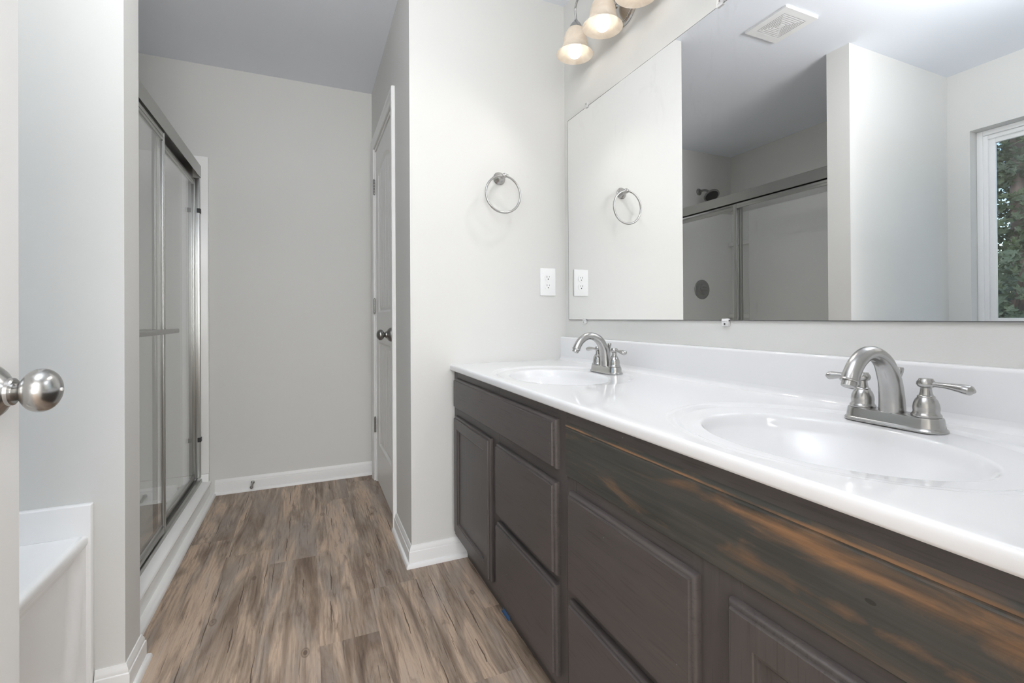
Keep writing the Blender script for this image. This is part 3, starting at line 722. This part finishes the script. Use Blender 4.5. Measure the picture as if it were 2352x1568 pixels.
# ---------------------------------------------------------------- shower
SF = .026; SYB, SYW, SXL = YB - SF, Y2 + SF, XS + SF
pan = thing('shower_tray', 'white shower pan with raised curb on the wood look floor', 'shower base', (-.9, 2.4, 0))
CUR = [(-.497, 0), (-.498, .004), (-.517, .012), (-.520, .030), (-.521, .050), (-.518, .064), (-.512, .072), (-.511, .077), (-.514, .083), (-.524, .086), (-.552, .0895), (-.60, .0895), (-.612, .085), (-.62, .04), (-.62, 0)]
obj('curb', extrude(B(), CUR, lambda p, q, t: (p, t, q), Y2 + .0005, YB - .0005), M['fibre'], pan, 30)
bm = B(); n = 24; G = []
for i in range(n + 1):
    row = []
    for j in range(n + 1):
        x = XS + .001 + (-.612 - XS) * i / n; y = Y2 + .001 + (YB - Y2 - .002) * j / n
        ed = min(x - XS, -.612 - x, y - Y2, YB - y); s = min(1, max(0, 1 - (ed - .02) / .07)); d = math.hypot(x + .98, y - 2.4)
        row.append(bm.verts.new((x, y, .022 + .012 * min(1, d) + .055 * s * s)))
    G.append(row)
for i in range(n):
    for j in range(n): bm.faces.new([G[i][j], G[i + 1][j], G[i + 1][j + 1], G[i][j + 1]])
obj('pan_floor', bm, M['fibre'], pan, 60)
bm = B(); box(bm, XS + .001, -.521, SYB, YB - .001, .075, .1295, .003); box(bm, XS + .001, -.521, Y2 + .001, SYW, .075, .1295, .003); box(bm, XS + .001, SXL, SYW, SYB, .075, .1295, .003)
obj('pan_flange', bm, M['fibre'], pan, 30)
obj('drain', lathe(B(), [(0, 0), (.045, 0), (.045, .003), (.04, .004), (0, .004)], (-.98, 2.4, .0225), (0, 0, 1), 32), M['bronze'], pan)
sho = mould(B(), [(-.4975, Y2 + .03), (-.4975, YB - .025)], [(0, 0), (-.0001, .018), (-.004, .0165), (-.009, .012), (-.0115, .006), (-.012, 0)], lambda a, b, h: (a, b, h))
bmesh.ops.scale(sho, vec=(1, 1, 1), verts=sho.verts)
struct(obj('trim_4', mould(B(), [(-.4975, YB - .025), (-.4975, Y2 + .03)], [(0, 0), (0, .018), (-.004, .0165), (-.009, .012), (-.0115, .006), (-.012, 0)], lambda a, b, h: (a, b, h)), M['trim']), 'white shoe moulding along the shower curb', 'trim'); sho.free()

sr = thing('shower_surround', 'white moulded wall surround inside the shower', 'shower surround', (-.9, 2.4, .13))
ST_ = 1.912; zb = .1305
bm = B(); box(bm, XS + .001, -.519, SYB, YB - .0005, zb, ST_, .004, 2); obj('back_wall_panel', bm, M['fibre'], sr, 30)
bm = B(); box(bm, XS + .001, -.519, Y2 + .0005, SYW, zb, ST_, .004, 2); obj('wing_wall_panel', bm, M['fibre'], sr, 30)
bm = B(); box(bm, XS + .0005, SXL, SYW, SYB, zb, ST_, .002, 2); obj('side_wall_panel', bm, M['fibre'], sr, 30)
bm = B(); box(bm, SXL - .002, SXL + .05, SYW + .22, 2.885, .2, ST_ - .012, .012, 3); obj('raised_panel', bm, M['fibre'], sr, 30)
for a, b in ((2.88, SYB), (SYW, SYW + .225)):
    for z in (1.62, .98): obj('corner_shelf', box(B(), SXL - .002, SXL + .048, a, b, z, z + .035, .006, 3), M['fibre'], sr, 30)

sd = thing('shower_door', 'grey framed sliding glass shower door on the white curb', 'shower door', (-.57, 2.4, .09))
XO, XI = -.552, -.594
al = M['alu']
y0, y1 = SYW + .001, SYB - .001
HD = [(XO, 1.788), (XO, 1.853), (XO - .003, 1.856), (XI + .003, 1.856), (XI, 1.853), (XI, 1.788), (XI + .002, 1.788), (XI + .002, 1.850), (XO - .002, 1.850), (XO - .002, 1.788)]
obj('header', extrude(B(), HD, lambda p, q, t: (p, t, q), y0, y1), al, sd, 30)
TRK = [(XO, .0895), (XO, .104), (XO - .002, .106), (XO - .006, .106), (XO - .007, .098), (XO - .020, .100), (XO - .020, .112), (XO - .023, .112), (XO - .023, .100), (XI + .004, .102), (XI + .003, .118), (XI, .118), (XI, .0895)]
obj('track', extrude(B(), TRK, lambda p, q, t: (p, t, q), y0, y1), al, sd, 30)
for a, b, s in ((y0, y0 + .024, 1), (y1 - .024, y1, -1)):
    j = obj('jamb', box(B(), XI + .003, XO - .003, a, b, .118, 1.781, .003, 2), al, sd, 30)
    for z in (1.60, .33): obj('bumper', box(B(), XO - .016, XO + .0005, a - (.0 if s > 0 else .004), b + (.004 if s > 0 else 0), z - .012, z + .012, .001), M['black'], j, 0)
def panel(x, ya, yb, za, zt):
    pf = B(); wd = .027; dx = .0065
    for a, b in ((ya, ya + wd), (yb - wd, yb)):
        box(pf, x - dx, x + dx, a, b, za, zt, .0022, 2); box(pf, x - dx - .0015, x + dx + .0015, a + .009, a + .014, za, zt)
    box(pf, x - dx, x + dx, ya + wd, yb - wd, za, za + .024, .002, 2); box(pf, x - dx, x + dx, ya + wd, yb - wd, zt - .032, zt, .002, 2)
    box(pf, x - dx - .0015, x + dx + .0015, ya + wd, yb - wd, zt - .020, zt - .014)
    p = obj('sliding_panel', pf, al, sd, 30)
    obj('glass', box(B(), x - .0025, x + .0025, ya + wd - .006, yb - wd + .006, za + .018, zt - .026), M['shower_glass'], p, 0)
    return p
pf = panel(-.5625, y0 + .010, 2.400, .113, 1.779)
panel(-.5845, 2.350, y1 - .012, .120, 1.772)
bar = obj('towel_bar', tube(B(), [(-.512, 1.735, .950), (-.512, 2.395, .950)], .010, 16, flat=(1, .55), up=(0, 0, 1)), al, pf, 50)
for y in (1.748, 2.386): obj('bar_post', lathe(B(), [(0, 0), (.009, 0), (.009, .004), (.006, .006), (.006, .044), (0, .044)], (-.556, y, .950), (1, 0, 0), 18), al, bar)

SHX = -.972
shh = thing('shower_sprayer', 'dark round shower head on the wall above the shower surround', 'shower head', (SHX, YB, 2.085))
mb = M['bronze']
obj('wall_flange', lathe(B(), [(0, 0), (.030, 0), (.029, .004), (.022, .010), (.012, .014), (0, .014)], (SHX, YB, 2.088), (0, -1, 0), 32), mb, shh, 40)
P = spline([(SHX, YB - .005, 2.088), (SHX, YB - .045, 2.090), (SHX, YB - .080, 2.083), (SHX, YB - .115, 2.060)], 8)
obj('shower_arm', tube(B(), P, .0095, 16), mb, shh, 50)
d = Vector((.12, -.62, -.78)).normalized()
hd = obj('spray_head', lathe(B(), [(0, -.004), (.013, -.004), (.0155, .004), (.013, .012), (.018, .018), (.040, .030), (.062, .044), (.066, .050), (.065, .056), (.058, .058), (0, .058)], P[-1], d, 40), mb, shh, 40)
obj('spray_face', lathe(B(), [(0, 0), (.054, 0), (.052, .003), (0, .005)], P[-1] + d * .0575, d, 40), M['dark'], hd, 40)
sv = thing('shower_valve', 'round dark shower valve on the white surround below the head', 'shower valve', (SHX, SYB, 1.23))
pl = obj('escutcheon', lathe(B(), [(0, 0), (.084, 0), (.085, .004), (.080, .009), (.062, .012), (.050, .010), (.046, .012), (.040, .024), (.0, .026)], (SHX, SYB, 1.23), (0, -1, 0), 56), mb, sv, 40)
obj('valve_hub', lathe(B(), [(0, .02), (.026, .02), (.024, .040), (.018, .055), (.0, .058)], (SHX, SYB, 1.23), (0, -1, 0), 32), mb, sv, 40)
obj('lever', tube(B(), [(SHX, SYB - .050, 1.23), (SHX + .035, SYB - .056, 1.232), (SHX + .066, SYB - .060, 1.234), (SHX + .080, SYB - .061, 1.235)], [.011, .009, .010, .007], 16), mb, sv, 50)

# ---------------------------------------------------------------- tub
tub = thing('bathtub', 'white acrylic bathtub beside the wing wall, behind the open door', 'bathtub', (-.95, .82, 0))
TX0, TX1, TY0, TY1, TZ = XL + .002, -.523, YF + .002, 1.542, .448
bm = B(); n = 96; cx, cy = (TX0 + TX1) / 2, (TY0 + TY1) / 2; hx, hy = (TX1 - TX0) / 2, (TY1 - TY0) / 2
def ring_rect(ins, z):
    r = []
    for k in range(n):
        a = 2 * PI * k / n; c, s = math.cos(a), math.sin(a); m = max(abs(c), abs(s)); r.append(bm.verts.new((cx + (hx - ins) * max(-1, min(1, c / m)), cy + (hy - ins) * max(-1, min(1, s / m)), z)))
    return r
def ring_oval(fx, fy, z, p=2.6):
    r = []
    for k in range(n):
        a = 2 * PI * k / n; c, s = math.cos(a), math.sin(a); q = (abs(c) ** p + abs(s) ** p) ** (-1 / p); r.append(bm.verts.new((cx + fx * q * c, cy + fy * q * s, z)))
    return r
R = [ring_rect(.004, TZ - .03), ring_rect(0, TZ - .022), ring_rect(0, TZ - .010), ring_rect(.003, TZ - .004), ring_rect(.009, TZ - .0005), ring_rect(.016, TZ),
     ring_oval(hx - .095, hy - .10, TZ), ring_oval(hx - .102, hy - .108, TZ - .003), ring_oval(hx - .11, hy - .118, TZ - .015), ring_oval(hx - .13, hy - .15, TZ - .12), ring_oval(hx - .16, hy - .21, TZ - .30), ring_oval(hx - .2, hy - .27, TZ - .37), ring_oval(.05, .08, TZ - .385)]
for a, b in zip(R, R[1:]):
    for k in range(n): bm.faces.new([a[k], a[(k + 1) % n], b[(k + 1) % n], b[k]])
bm.faces.new(R[-1])
obj('tub_basin', bm, M['acrylic'], tub, 40)
bm = B(); ny_, nz_ = 120, 40; G = []
for i in range(ny_ + 1):
    row = []
    for k in range(nz_ + 1):
        y = TY0 + (TY1 - TY0) * i / ny_; z = (TZ - .02) * k / nz_
        e = .012 + .085 * (1 - z / TZ) ** 1.6; dd = min(y - TY0, TY1 - y) - e
        s = min(1, max(0, dd / .03)); s = s * s * (3 - 2 * s); zt = min(1, max(0, (TZ - .028 - z) / .035))
        row.append(bm.verts.new((TX1 - .004 - .016 * s * zt, y, z)))
    G.append(row)
for i in range(ny_):
    for k in range(nz_): bm.faces.new([G[i][k], G[i + 1][k], G[i + 1][k + 1], G[i][k + 1]])
obj('apron', bm, M['acrylic'], tub, 50)
obj('end_flange', box(B(), TX0, -.5175, 1.541, Y1 - .0005, 0, .5235, .003, 3), M['acrylic'], tub, 40)

# ---------------------------------------------------------------- outside the window
gr = obj('ground_outside', box(B(), -16, -2.2, -8, 14, -3.1, -3.0), M['grass'], smooth=0); struct(gr, 'lawn outside the window', 'ground')
def leaf_pts(kind):
    if kind == 'maple':
        p = []
        for a, r in ((-90, .25), (-60, .42), (-35, .55), (-18, .30), (5, .72), (28, .95), (40, .48), (62, .55), (90, 1.05), (118, .55), (140, .48), (152, .95), (175, .72), (198, .30), (215, .55), (240, .42)):
            p.append((r * math.cos(math.radians(a)), r * math.sin(math.radians(a))))
        return p
    return [(0, -.9), (.35, -.3), (.45, .2), (0, 1), (-.45, .2), (-.35, -.3)]
def foliage(count, fn, size, kind, facing=(1, -.3, .25)):
    bm = B(); L = leaf_pts(kind)
    for _ in range(count):
        c = fn()
        if c is None: continue
        nrm = (Vector(facing) + Vector((random.gauss(0, .6), random.gauss(0, .6), random.gauss(0, .6)))).normalized(); _, u, v = frame(nrm)
        a = random.gauss(PI, .7); s = size * random.uniform(.7, 1.25)
        uu = u * math.cos(a) + v * math.sin(a); vv = v * math.cos(a) - u * math.sin(a)
        mid = bm.verts.new(Vector(c)); ring = [bm.verts.new(Vector(c) + (uu * p + vv * q) * s - nrm * (.25 * s * (p * p + q * q))) for p, q in L]
        for i in range(len(ring)): bm.faces.new([mid, ring[i], ring[(i + 1) % len(ring)]])
    return bm
def tree(name, label, x, y, r, top, kids):
    t = thing(name, label, 'tree', (x, y, -3.0), 'trees outside the window')
    bm = tube(B(), [(x + random.uniform(-.03, .03), y + random.uniform(-.03, .03), -3 + (top + 3) * k / 8) for k in range(9)], [r, r * .85, r * .7], 14)
    obj('trunk', bm, M['bark'], t, 60)
    for nm, b, m in kids: obj(nm, b, m, t, 0)
def blob(cx, cy, cz, rx, ry, rz, shell=.45):
    def f():
        while True:
            p = Vector((random.uniform(-1, 1), random.uniform(-1, 1), random.uniform(-1, 1)))
            if shell < p.length < 1: return (cx + p.x * rx, cy + p.y * ry, cz + p.z * rz)
    return f
def sleeve(x, y, r, z0, z1):
    def f():
        a = random.uniform(0, 2 * PI); q = r * random.uniform(.8, 3.2); return (x + q * math.cos(a), y + q * math.sin(a), random.uniform(z0, z1))
    return f
br = tube(B(), spline([(-7.0, 3.4, .3), (-6.6, 3.1, 1.2), (-6.4, 2.9, 1.75), (-6.3, 2.4, 1.6), (-6.3, 1.8, 1.5)], 5), [.05, .03, .02, .012], 8)
tree('maple_tree', 'dense green broadleaf tree low in the window', -7.0, 3.2, .12, 1.2, [('foliage', foliage(11000, blob(-6.9, 3.1, -.5, 1.5, 2.6, 2.4), .08, 'maple'), M['maple']), ('branch', br, M['bark'])])
tree('pine_tree', 'tall leaf-clad trunk at the window edge', -11.0, 4.64, .14, 8.5, [('foliage', foliage(2400, sleeve(-11.0, 4.64, .15, .0, 6.5), .095, 'maple'), M['needle'])])
tree('pine_tree', 'thinner tall trunk beside the leaf-clad one', -12.2, 4.62, .11, 8.0, [('foliage', foliage(1300, sleeve(-12.2, 4.62, .12, .0, 6.5), .095, 'maple'), M['needle'])])
